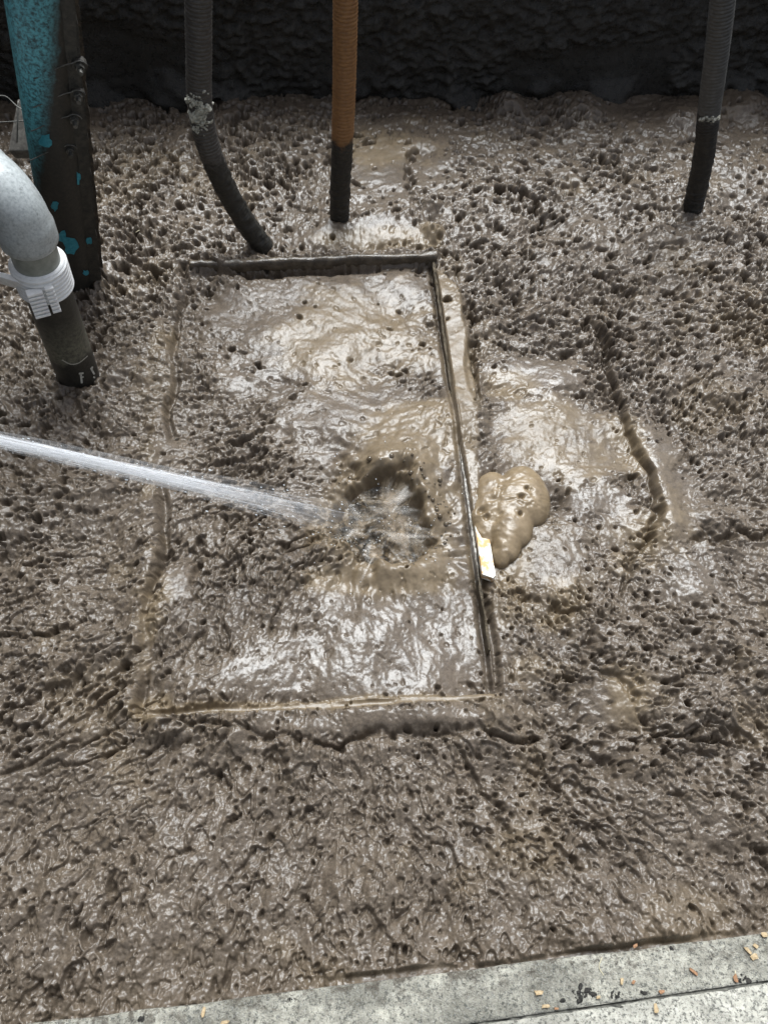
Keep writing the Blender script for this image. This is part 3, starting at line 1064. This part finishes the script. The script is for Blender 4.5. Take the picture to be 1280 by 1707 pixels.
def splat(root, path, px, py, Yp, rad, count, sx, sz, name):
    """crust of dried droplets on the side of the hose facing the viewer"""
    r = np.random.default_rng(21)
    bm = bmesh.new()
    ctr = np.array(pty(px, py, Yp))
    for k in range(count):
        dz = r.normal(0, sz)
        i = int(np.argmin(np.abs(path[:, 2] - (ctr[2] + dz))))
        a = r.normal(-math.pi / 2 - 0.1, 0.40) + 0.35 * math.sin(dz * 140)
        q = path[i] + (rad + 0.002) * np.array([math.cos(a) * 1.0, math.sin(a) * 1.0, 0.0])
        s = 0.0018 + 0.0052 * r.random() ** 1.8 + (0.003 if k < count // 5 else 0)
        M = Matrix.Translation(tuple(q)) @ Matrix.Rotation(r.random() * 6, 4, 'Z') @ Matrix.Rotation(r.random() * 6, 4, 'X') @ Matrix.Diagonal((1, 0.8 + .5 * r.random(), 0.6, 1))
        bmesh.ops.create_icosphere(bm, subdivisions=1, radius=s, matrix=M)
    obj(name, bm, MAT['splat'], root, smooth=False)


splat(hl, pl, 332, 178, 2.15, 0.032, 260, 0.010, 0.026, 'white_crust')
splat(hr, pr_, 1170, 188, 2.28, 0.032, 26, 0.008, 0.006, 'white_crust')


# ------------------------------------------------------------------ teal post with bolted flange
def mat_post():
    m = NM('chipped_teal_paint')
    v = m.coord()
    z = m.N('ShaderNodeSeparateXYZ', {'Vector': m.N('ShaderNodeNewGeometry').outputs['Position']}).outputs[2]
    n = m.noise(v, 16, 5, 0.7)
    n2 = m.noise(v, 120, 4, 0.7)
    zz = m.math('ADD', z, m.math('MULTIPLY', m.math('SUBTRACT', n, 0.5), 0.22))
    rel = m.N('ShaderNodeVectorMath', {0: m.N('ShaderNodeNewGeometry').outputs['Position'], 1: tuple(POST_B)}, operation='SUBTRACT')
    lat = m.N('ShaderNodeVectorMath', {0: rel.outputs[0], 1: tuple(POST_R)}, operation='DOT_PRODUCT').outputs['Value']
    zz = m.math('SUBTRACT', zz, m.math('MULTIPLY', m.math('ADD', lat, 0.035), 4.5))
    f = m.math('MULTIPLY', m.math('SUBTRACT', zz, 0.43), 6.0, True)
    teal = m.ramp(n2, [(0.3, (0.045, 0.19, 0.22)), (0.7, (0.11, 0.38, 0.43))])
    grime = m.ramp(n2, [(0.3, (0.012, 0.013, 0.011)), (0.6, (0.028, 0.025, 0.02)), (0.8, (0.055, 0.045, 0.033))])
    fl = m.math('MULTIPLY', f, m.ramp(n2, [(0.34, 0.15), (0.56, 1.0)]))
    return m.fin(Base_Color=m.mix(fl, grime, teal), Roughness=0.5, Normal=m.bump(n2, 0.5, 0.002))


POST_B = np.array(pt(122, 460, 0.0))
POST_T = np.array(pt(52, -80, 0.92))
POST_A = (POST_T - POST_B) / np.linalg.norm(POST_T - POST_B)
_v = CAM - POST_B
_v = _v - POST_A * _v.dot(POST_A)
POST_R = np.cross(POST_A, _v / np.linalg.norm(_v))
POST_R = POST_R if POST_R[0] > 0 else -POST_R
MAT['post'] = mat_post()
MAT['grime'] = mat_simple('grimy_steel', (0.014, 0.014, 0.011), (0.050, 0.043, 0.033), 60, 0.6, 0.7, 180, 0.003)
MAT['rustgrime'] = mat_simple('rusty_mud', (0.020, 0.017, 0.012), (0.075, 0.055, 0.036), 40, 0.7, 0.8, 150, 0.004)
MAT['teal'] = mat_simple('bare_teal_paint', (0.06, 0.36, 0.46), (0.11, 0.52, 0.62), 120, 0.4, 0.4)
MAT['wire'] = mat_simple('dull_wire', (0.05, 0.05, 0.045), (0.16, 0.155, 0.14), 90, 0.4, 0.2, metallic=0.6)
MAT['timber'] = mat_simple('grey_timber', (0.10, 0.09, 0.078), (0.24, 0.22, 0.19), 70, 0.8, 0.6)


def post():
    b = np.array(pt(100, 462, -0.10))
    b0 = POST_B
    t_ = POST_T
    ax = (t_ - b0) / np.linalg.norm(t_ - b0)
    root = empty('steel_post', tuple(b0))
    tag(root, 'leaning teal painted steel post, grime covered below, at the left edge', 'post')
    n = 60
    s = np.linspace(-0.12, np.linalg.norm(t_ - b0), n)
    path = b0 + ax * s[:, None]
    P = tube_arrays(path, 0.068, 28)
    grid_mesh('post_tube', P, MAT['post'], root)
    # flange rail on the right-hand side of the tube: two angle strips bolted together
    vw_ = np.array(CAM) - b0
    vw_ = vw_ - ax * vw_.dot(ax)
    vw_ /= np.linalg.norm(vw_)
    right = np.cross(ax, vw_)
    right = right if right[0] > 0 else -right
    fwd = vw_
    for off, wid, th_, fw, m in [(0.072, 0.012, 0.09, 0.0, MAT['grime']), (0.081, 0.014, 0.020, -0.015, MAT['rustgrime']), (0.060, 0.028, 0.012, 0.043, MAT['grime'])]:
        bm = bmesh.new()
        r = np.random.default_rng(int(off * 1000))
        rows = []
        for k in range(50):
            s_ = -0.10 + (np.linalg.norm(t_ - b0) + 0.10) * k / 49
            c = b0 + ax * s_ + right * (off + 0.0015 * r.standard_normal()) + fwd * fw
            rows.append([bm.verts.new(c + right * wid / 2 * sx + fwd * th_ / 2 * sy) for sx, sy in ((-1, -1), (1, -1), (1, 1), (-1, 1))])
        for A, B in zip(rows[:-1], rows[1:]):
            for i in range(4):
                bm.faces.new((A[i], A[(i + 1) % 4], B[(i + 1) % 4], B[i]))
        bm.faces.new(rows[0][::-1])
        bm.faces.new(rows[-1])
        obj('flange', bm, m, root, smooth=False)
    # bolts with washers, each with a twist of tie wire
    d = np.array(ray(128, 158))
    for px, py in [(130, 156), (124, 196), (117, 246), (133, 108)]:
        # point on the plane of the flange front
        dd = np.array(ray(px, py))
        pl0 = b0 + right * 0.072 + fwd * 0.050
        tt = (pl0 - CAM).dot(fwd) / dd.dot(fwd)
        q = CAM + dd * tt
        bm = bmesh.new()
        bm_tube(bm, np.array([q - fwd * 0.01, q + fwd * 0.006]), 0.017, 16)
        bo = obj('bolt', bm, MAT['grime'], root, smooth=False)
        bm = bmesh.new()
        bm_tube(bm, np.array([q, q + fwd * 0.018]), 0.0105, 6)
        bm_tube(bm, np.array([q + fwd * 0.012, q + fwd * 0.034]), 0.0055, 10)
        nut = obj('nut', bm, MAT['wire'], None, smooth=False)
        nut.parent = bo
        nut.location = (0, 0, 0)
        bm = bmesh.new()
        path = []
        for k in range(30):
            t = k / 25
            a = 0.4 + 3.6 * t
            path.append(q + fwd * 0.014 + right * (-0.075 * max(0, t - .55) * 2.2 + 0.019 * math.cos(a)) + ax * (0.019 * math.sin(a) - 0.02 * max(0, t - .6)))
        bm_tube(bm, np.array(path), 0.0014, 6)
        obj('tie_wire', bm, MAT['wire'], root)
    # remaining flakes of paint low on the post
    r = np.random.default_rng(31)
    for px, py, w, h in [(131, 298, 4, 12), (118, 412, 15, 18), (149, 401, 5, 8), (143, 455, 6, 5), (92, 344, 7, 10), (76, 235, 12, 12), (104, 395, 8, 12)]:
        dd = np.array(ray(px, py))
        # intersect with the tube (or flange) surface
        o_ = CAM - b0
        dn = dd - ax * dd.dot(ax)
        on = o_ - ax * o_.dot(ax)
        A = dn.dot(dn)
        Bq = 2 * dn.dot(on)
        Rr = 0.0695
        Cq = on.dot(on) - Rr * Rr
        disc = Bq * Bq - 4 * A * Cq
        pl0 = b0 + right * 0.072 + fwd * 0.0505
        on_flange = disc < 0 or (b0 is None)
        bm = bmesh.new()
        k = 12
        ring = []

        def hit(x, y):
            dd = np.array(ray(x, y))
            dn = dd - ax * dd.dot(ax)
            A = dn.dot(dn)
            Bq = 2 * dn.dot(on)
            ds = Bq * Bq - 4 * A * Cq
            tc = (-Bq - math.sqrt(ds)) / (2 * A) if ds > 0 else 9
            # flange strips as planes
            best = tc
            for off, wid, thk, fw in [(0.072, 0.012, 0.09, 0.0), (0.081, 0.014, 0.020, -0.015), (0.060, 0.028, 0.012, 0.043)]:
                p0 = b0 + fwd * (fw + thk / 2 + 0.0015)
                tp = (p0 - CAM).dot(fwd) / dd.dot(fwd)
                qq = CAM + dd * tp
                lx = (qq - b0).dot(right)
                if abs(lx - off) < wid / 2 + 0.004 and tp < best:
                    best = tp
            if best > 8:
                p0 = b0 + fwd * 0.0
                best = (p0 - CAM).dot(fwd) / dd.dot(fwd)
            return CAM + dd * best

        cc = hit(px, py)
        cv = bm.verts.new(cc + fwd * 0.0008)
        for q in range(k):
            a = 2 * math.pi * q / k
            f_ = 0.55 + 0.6 * r.random()
            ring.append(bm.verts.new(hit(px + w * f_ * math.cos(a), py + h * f_ * math.sin(a))))
        for q in range(k):
            bm.faces.new((cv, ring[q], ring[(q + 1) % k]))
        bmesh.ops.solidify(bm, geom=list(bm.faces), thickness=0.001)
        obj('paint_flake', bm, MAT['teal'], root, smooth=False)
    # timber block tied to the left of the post
    blk = empty('timber_block', tuple(pt(38, 215, 0.42)))
    tag(blk, 'short grey timber block wired to the left of the teal post', 'timber')
    bm = bmesh.new()
    p = [pt(14, 252, 0.40), pt(52, 251, 0.40), pt(47, 165, 0.50), pt(30, 165, 0.50)]
    up = Vector((-0.1, -0.45, 0.8)).normalized() * 0.045
    top = [bm.verts.new(q) for q in p]
    bot = [bm.verts.new(q - up) for q in p]
    bm.faces.new(top)
    bm.faces.new(bot[::-1])
    for i in range(4):
        j = (i + 1) % 4
        bm.faces.new((top[i], bot[i], bot[j], top[j]))
    bevel(bm, 0.003)
    obj('block', bm, MAT['timber'], blk, smooth=False)
    bm = bmesh.new()
    bm_tube(bm, catmull([pt(-20, 165, .52), pt(8, 160, .52), pt(30, 178, .515), pt(52, 190, .50)], 24), 0.0016, 6)
    bm_tube(bm, catmull([pt(-20, 205, .47), pt(15, 203, .47), pt(42, 202, .47), pt(56, 204, .47)], 24), 0.0016, 6)
    bm_tube(bm, catmull([pt(31, 168, .51), pt(30, 205, .475), pt(29, 238, .43)], 14), 0.0016, 6)
    obj('tie_wire', bm, MAT['wire'], blk)


post()


# ------------------------------------------------------------------ plastic pipe with elbow and ribbed clamp
def mat_pvc():
    m = NM('grey_white_plastic')
    v = m.coord()
    n = m.noise(v, 18, 4, 0.6)
    n2 = m.noise(v, 150, 4, 0.7)
    col = m.ramp(n2, [(0.3, (0.26, 0.285, 0.28)), (0.62, (0.44, 0.465, 0.46))])
    col = m.mix(m.ramp(n, [(0.5, 0.0), (0.75, 0.35)]), col, (0.16, 0.16, 0.13))
    col = m.mix(m.ramp(m.noise(v, 45, 5, 0.75), [(0.60, 0.0), (0.70, 0.6)]), col, (0.07, 0.07, 0.055))
    return m.fin(Base_Color=col, Roughness=0.35, Normal=m.bump(n2, 0.12, 0.001))


def mat_pipe():
    m = NM('scum_stained_pipe')
    v = m.coord()
    z = m.N('ShaderNodeSeparateXYZ', {'Vector': m.N('ShaderNodeNewGeometry').outputs['Position']}).outputs[2]
    n = m.noise(v, 30, 5, 0.7)
    n2 = m.noise(v, 110, 4, 0.7)
    zz = m.math('ADD', z, m.math('MULTIPLY', m.math('SUBTRACT', n, 0.5), 0.05))
    band = m.math('MULTIPLY', m.math('MULTIPLY', m.math('SUBTRACT', zz, 0.105), 60.0, True), m.math('MULTIPLY', m.math('SUBTRACT', 0.27, zz), 9.0, True))
    col = m.ramp(n2, [(0.3, (0.010, 0.010, 0.008)), (0.7, (0.030, 0.028, 0.022))])
    col = m.mix(m.math('MULTIPLY', band, m.ramp(n2, [(0.35, 0.2), (0.65, 0.9)])), col, (0.15, 0.145, 0.105))
    return m.fin(Base_Color=col, Roughness=0.45, Normal=m.bump(n2, 0.4, 0.002))


MAT['pvc'] = mat_pvc()
MAT['pvc_pipe'] = mat_simple('pale_pipe', (0.19, 0.20, 0.17), (0.28, 0.29, 0.25), 40, 0.4, 0.2)
MAT['pipe'] = mat_pipe()
MAT['clamp'] = mat_simple('white_clamp', (0.70, 0.70, 0.68), (0.86, 0.86, 0.84), 50, 0.45, 0.15)
MAT['mark'] = mat_simple('pale_paint_mark', (0.30, 0.29, 0.25), (0.50, 0.49, 0.43), 120, 0.7, 0.4)


def pvc():
    base = np.array(pt(132, 628, 0.0))
    c1 = np.array(pt(69, 453, 0.39))
    ax = (c1 - base) / np.linalg.norm(c1 - base)
    Lc = np.linalg.norm(c1 - base)
    root = empty('drain_pipe', tuple(base))
    tag(root, 'grey plastic drain pipe with elbow, white ribbed clamp and black lower end', 'pipe')
    R = 0.0560

    def at(s):
        return base + ax * s
    n = 40
    grid_mesh('lower_pipe', tube_arrays(np.array([at(s) for s in np.linspace(-0.08, Lc, n)]), R, 36), MAT['pipe'], root)
    grid_mesh('upper_pipe', tube_arrays(np.array([at(s) for s in np.linspace(Lc - 0.01, Lc + 0.13, 8)]), R - 0.003, 36), MAT['pvc_pipe'], root)
    # elbow: short socket, then a bend to the left
    e0 = at(Lc + 0.088)
    left = np.array(pt(-40, 300, e0[2] + 0.10)) - e0
    left -= ax * left.dot(ax)
    left /= np.linalg.norm(left)
    Rb = 0.082
    path, rad = [], []
    for s in np.linspace(0, 0.052, 6):
        path.append(e0 + ax * s)
        rad.append(0.0650 if s > 0.001 else 0.058)
    e1 = e0 + ax * 0.052
    for k in range(1, 30):
        a = k / 29 * math.pi / 2 * 1.02
        path.append(e1 + ax * Rb * math.sin(a) + left * Rb * (1 - math.cos(a)))
        rad.append(0.0650 - 0.0035 * min(1, k / 3))
    e2 = path[-1]
    dl_ = path[-1] - path[-2]
    dl_ /= np.linalg.norm(dl_)
    for s in np.linspace(0.01, 0.4, 8):
        path.append(e2 + dl_ * s)
        rad.append(0.0650)
    grid_mesh('elbow', tube_arrays(np.array(path), np.array(rad), 40), MAT['pvc'], root)
    # ribbed clamp band
    s0, s1 = Lc - 0.045, Lc + 0.035
    ss = np.linspace(s0, s1, 80)
    rb = R + 0.006 + 0.0045 * (np.sin((ss - s0) * 2 * math.pi / 0.0115) > -0.1)
    rb[0] = rb[-1] = R - 0.004
    cl = grid_mesh('clamp_band', tube_arrays(np.array([at(s) for s in ss]), rb, 40), MAT['clamp'], root)
    vw_ = CAM - at(Lc)
    vw_ -= ax * vw_.dot(ax)
    vw_ /= np.linalg.norm(vw_)
    rt = np.cross(ax, vw_)
    rt = rt if rt[0] > 0 else -rt
    # clamp jaws on the viewer's side with stacked ribs, and the arm reaching left
    bm = bmesh.new()
    for k in range(7):
        s = s0 - 0.020 + 0.0118 * k
        for off, wd in ((-0.030, 0.036), (0.004, 0.020)):
            c = at(s + (0.004 if off > 0 else 0)) + vw_ * 0.066 + rt * off
            M = Matrix((rt, vw_, ax)).transposed()
            bm_box(bm, c, (wd, 0.020, 0.0075), M)
    bevel(bm, 0.001, 1)
    obj('clamp_jaw', bm, MAT['clamp'], root, smooth=False)
    bm = bmesh.new()
    c0 = at(Lc + 0.008) + vw_ * 0.03 - rt * 0.05
    dirl = np.array(pt(-60, 446, 0.37)) - c0
    Ld = np.linalg.norm(dirl)
    dirl /= Ld
    dv = np.cross(dirl, vw_)
    M = Matrix((dirl, vw_, dv / np.linalg.norm(dv))).transposed()
    bm_box(bm, c0 + dirl * (Ld / 2), (Ld, 0.022, 0.030), M)
    bm_box(bm, c0 + dirl * (Ld / 2) - np.array(M.col[2]) * 0.026 - vw_ * 0.006, (Ld, 0.016, 0.014), M)
    bevel(bm, 0.002, 2)
    obj('clamp_arm', bm, MAT['clamp'], root, smooth=False)

    # painted marks near the bottom: the letters P and F upside the pipe, and a scratch line
    def onpipe(px, py, lift=0.0008):
        dd = np.array(ray(px, py))
        dn = dd - ax * dd.dot(ax)
        o_ = CAM - base
        on = o_ - ax * o_.dot(ax)
        A, Bq, Cq = dn.dot(dn), 2 * dn.dot(on), on.dot(on) - (R + lift) ** 2
        ds = max(0.0, Bq * Bq - 4 * A * Cq)
        return CAM + dd * ((-Bq - math.sqrt(ds)) / (2 * A))

    def stroke(bm, pix, w):
        P = catmull([(x, y, 0) for x, y in pix], 10) if len(pix) > 2 else np.array([np.array([*pix[0], 0]) + (np.array([*pix[1], 0]) - np.array([*pix[0], 0])) * t for t in np.linspace(0, 1, 6)])
        T = np.gradient(P, axis=0)
        rows = []
        for p, t in zip(P, T):
            nn = np.array([-t[1], t[0]])
            nn = nn / (np.linalg.norm(nn) + 1e-9) * w
            rows.append([bm.verts.new(onpipe(p[0] + s * nn[0], p[1] + s * nn[1])) for s in (-1, 1)])
        for a, b in zip(rows[:-1], rows[1:]):
            bm.faces.new((a[0], a[1], b[1], b[0]))
    bm = bmesh.new()
    stroke(bm, [(135, 621), (137, 639)], 1.7)
    stroke(bm, [(132, 623), (140, 622)], 1.4)
    stroke(bm, [(137, 629), (140, 628)], 1.2)
    obj('paint_mark', bm, MAT['mark'], root)
    bm = bmesh.new()
    stroke(bm, [(152, 613), (155, 619), (158, 624)], 1.6)
    stroke(bm, [(155, 611), (153, 616)], 1.4)
    stroke(bm, [(156, 628), (159, 630)], 1.4)
    obj('paint_mark', bm, MAT['mark'], root)
    bm = bmesh.new()
    stroke(bm, [(104, 600), (118, 607), (132, 605), (147, 593)], 0.7)
    obj('scratch_line', bm, MAT['mark'], root)


pvc()

# ------------------------------------------------------------------ wood chips, dirt crumbs and straw on the kerb
MAT['chip'] = mat_simple('pale_wood_chip', (0.26, 0.185, 0.095), (0.46, 0.36, 0.225), 140, 0.8, 0.4)
MAT['chip_red'] = mat_simple('reddish_wood_chip', (0.17, 0.085, 0.04), (0.33, 0.185, 0.095), 140, 0.8, 0.4)
MAT['crumb'] = mat_simple('black_dirt', (0.006, 0.006, 0.005), (0.035, 0.032, 0.027), 150, 0.95, 0.8, 300, 0.003)
MAT['straw'] = mat_simple('dry_straw', (0.45, 0.40, 0.26), (0.66, 0.60, 0.42), 120, 0.7, 0.2)


def chip(px, py, L, W_, ang, red, label, r):
    p = pt(px, py, KZ)
    bm = bmesh.new()
    k = 8
    T_ = 0.0022
    top, bot = [], []
    for i in range(k):
        a = 2 * math.pi * (i + 0.5) / k
        x = L / 2 * np.sign(math.cos(a)) * abs(math.cos(a)) ** 0.55 * (0.6 + 0.6 * r.random())
        y = W_ / 2 * np.sign(math.sin(a)) * abs(math.sin(a)) ** 0.55 * (0.55 + 0.6 * r.random())
        curl = 0.10 * x * x / L * 4 + 0.0006 * r.random()
        top.append(bm.verts.new((x, y, T_ + 0.0012 + curl)))
        bot.append(bm.verts.new((x * 0.94, y * 0.94, 0.0012 + curl * 0.6)))
    bm.faces.new(top)
    bm.faces.new(bot[::-1])
    for i in range(k):
        j = (i + 1) % k
        bm.faces.new((top[i], bot[i], bot[j], top[j]))
    o = obj('wood_chip', bm, MAT['chip_red' if red else 'chip'], None, smooth=False)
    o.location = p
    o.rotation_euler = (r.normal(0, .08), r.normal(0, .08), ang)
    tag(o, label, 'wood chip', 'wood chips on the kerb')


r = np.random.default_rng(77)
CH = [(897, 1655, .017, .010, -.1, 0, 'pale wood chip on the kerb, left of the black dirt clot'),
      (909, 1677, .018, .008, .05, 0, 'long pale wood chip below the leftmost chip beside the dirt clot'),
      (926, 1681, .010, .004, -.1, 1, 'thin reddish sliver touching the long pale chip'),
      (1035, 1636, .013, .007, 1.2, 0, 'upright oval orange wood chip on the kerb, left of its smaller twin'),
      (1055, 1638, .009, .008, .8, 1, 'small round orange chip right of the upright oval chip'),
      (1101, 1654, .012, .007, .1, 1, 'orange chip lying right at the joint between kerb and slab'),
      (1092, 1682, .018, .009, 1.5, 0, 'pale upright wood chip alone on the lighter slab'),
      (1155, 1621, .020, .007, -.7, 1, 'long reddish chip lying diagonally in the middle of the right kerb'),
      (1225, 1631, .014, .008, 1.5, 1, 'orange chip beside the dirt in the joint near the right edge'),
      (1245, 1584, .015, .008, -1.0, 0, 'tan chip on the left of the cluster at the right edge'),
      (1258, 1577, .013, .009, -.6, 0, 'pale chip at the top of the cluster at the right edge'),
      (1256, 1595, .015, .014, .3, 0, 'broad whitish chip at the bottom of the cluster at the right edge'),
      (1273, 1559, .014, .010, .2, 0, 'pale chip at the kerb corner in the far right'),
      (1057, 1577, .011, .006, .4, 1, 'brown chip hanging over the kerb edge above the scum'),
      (995, 1662, .008, .006, .3, 0, 'tiny pale chip lying within the black dirt clot'),
      (339, 1687, .018, .008, 1.3, 0, 'lone orange wood chip on the left part of the kerb'),
      (375, 1704, .018, .008, .1, 0, 'pale chip at the bottom border in the left part of the kerb')]
for c in CH:
    chip(*c, r)


def crumbs(px, py, spread, count, size, label):
    bm = bmesh.new()
    p = pt(px, py, KZ)
    for k in range(count):
        x, y = r.normal(0, spread), r.normal(0, spread * 0.55)
        s = size * (0.2 + 0.8 * r.random() ** 2)
        M = Matrix.Translation((x, y, s * 0.25)) @ Matrix.Rotation(r.random() * 6, 4, 'Z') @ Matrix.Diagonal((1.4, 0.8, 0.28, 1))
        res = bmesh.ops.create_icosphere(bm, subdivisions=2, radius=s, matrix=M)
        for v in res['verts']:
            v.co += Vector(r.normal(0, s * 0.12, 3))
    o = obj('dirt_clot', bm, MAT['crumb'], None)
    o.location = p
    tag(o, label, 'dirt', 'dirt clots on the kerb')


for a in [(970, 1655, .011, 34, .005, 'large black dirt clot on the kerb between the pale chips'),
          (1030, 1660, .008, 14, .0035, 'black dirt strewn just right of the large clot'),
          (940, 1670, .002, 4, .005, 'small black crumb left of the large dirt clot'),
          (1071, 1654, .002, 4, .0045, 'black crumb just left of the chip at the joint'),
          (1238, 1631, .008, 16, .004, 'black dirt filling the joint near the right edge'),
          (1184, 1600, .0015, 4, .004, 'single dark crumb high on the right kerb'),
          (1118, 1582, .003, 5, .004, 'dark crumb close to the kerb edge above the diagonal chip'),
          (484, 1666, .003, 5, .005, 'dark crumb on the left part of the kerb'),
          (234, 1701, .003, 5, .005, 'black crumb at the bottom border near the left corner')]:
    crumbs(*a)

for pts_, lab in [([(1003, 1596), (998, 1612), (1006, 1626)], 'thin pale straw curled on the kerb above the orange chips'),
                  ([(1225, 1618), (1224, 1630)], 'thin stem sticking up from the chip at the joint')]:
    bm = bmesh.new()
    P = [pt(x, y, KZ + 0.002) for x, y in pts_]
    bm_tube(bm, catmull(P, 12), 0.0007, 5)
    tag(obj('straw', bm, MAT['straw']), lab, 'straw')
p = pt(232, 384)
bm = bmesh.new()
z = hz(p.x, p.y) + 0.004
bm_tube(bm, np.array([(p.x - .010, p.y - .006, z), (p.x, p.y, z + .003), (p.x + .010, p.y + .006, z + .002)]), 0.0012, 5)
tag(obj('straw', bm, MAT['straw']), 'short white straw lying on the scum beside the teal post', 'straw')
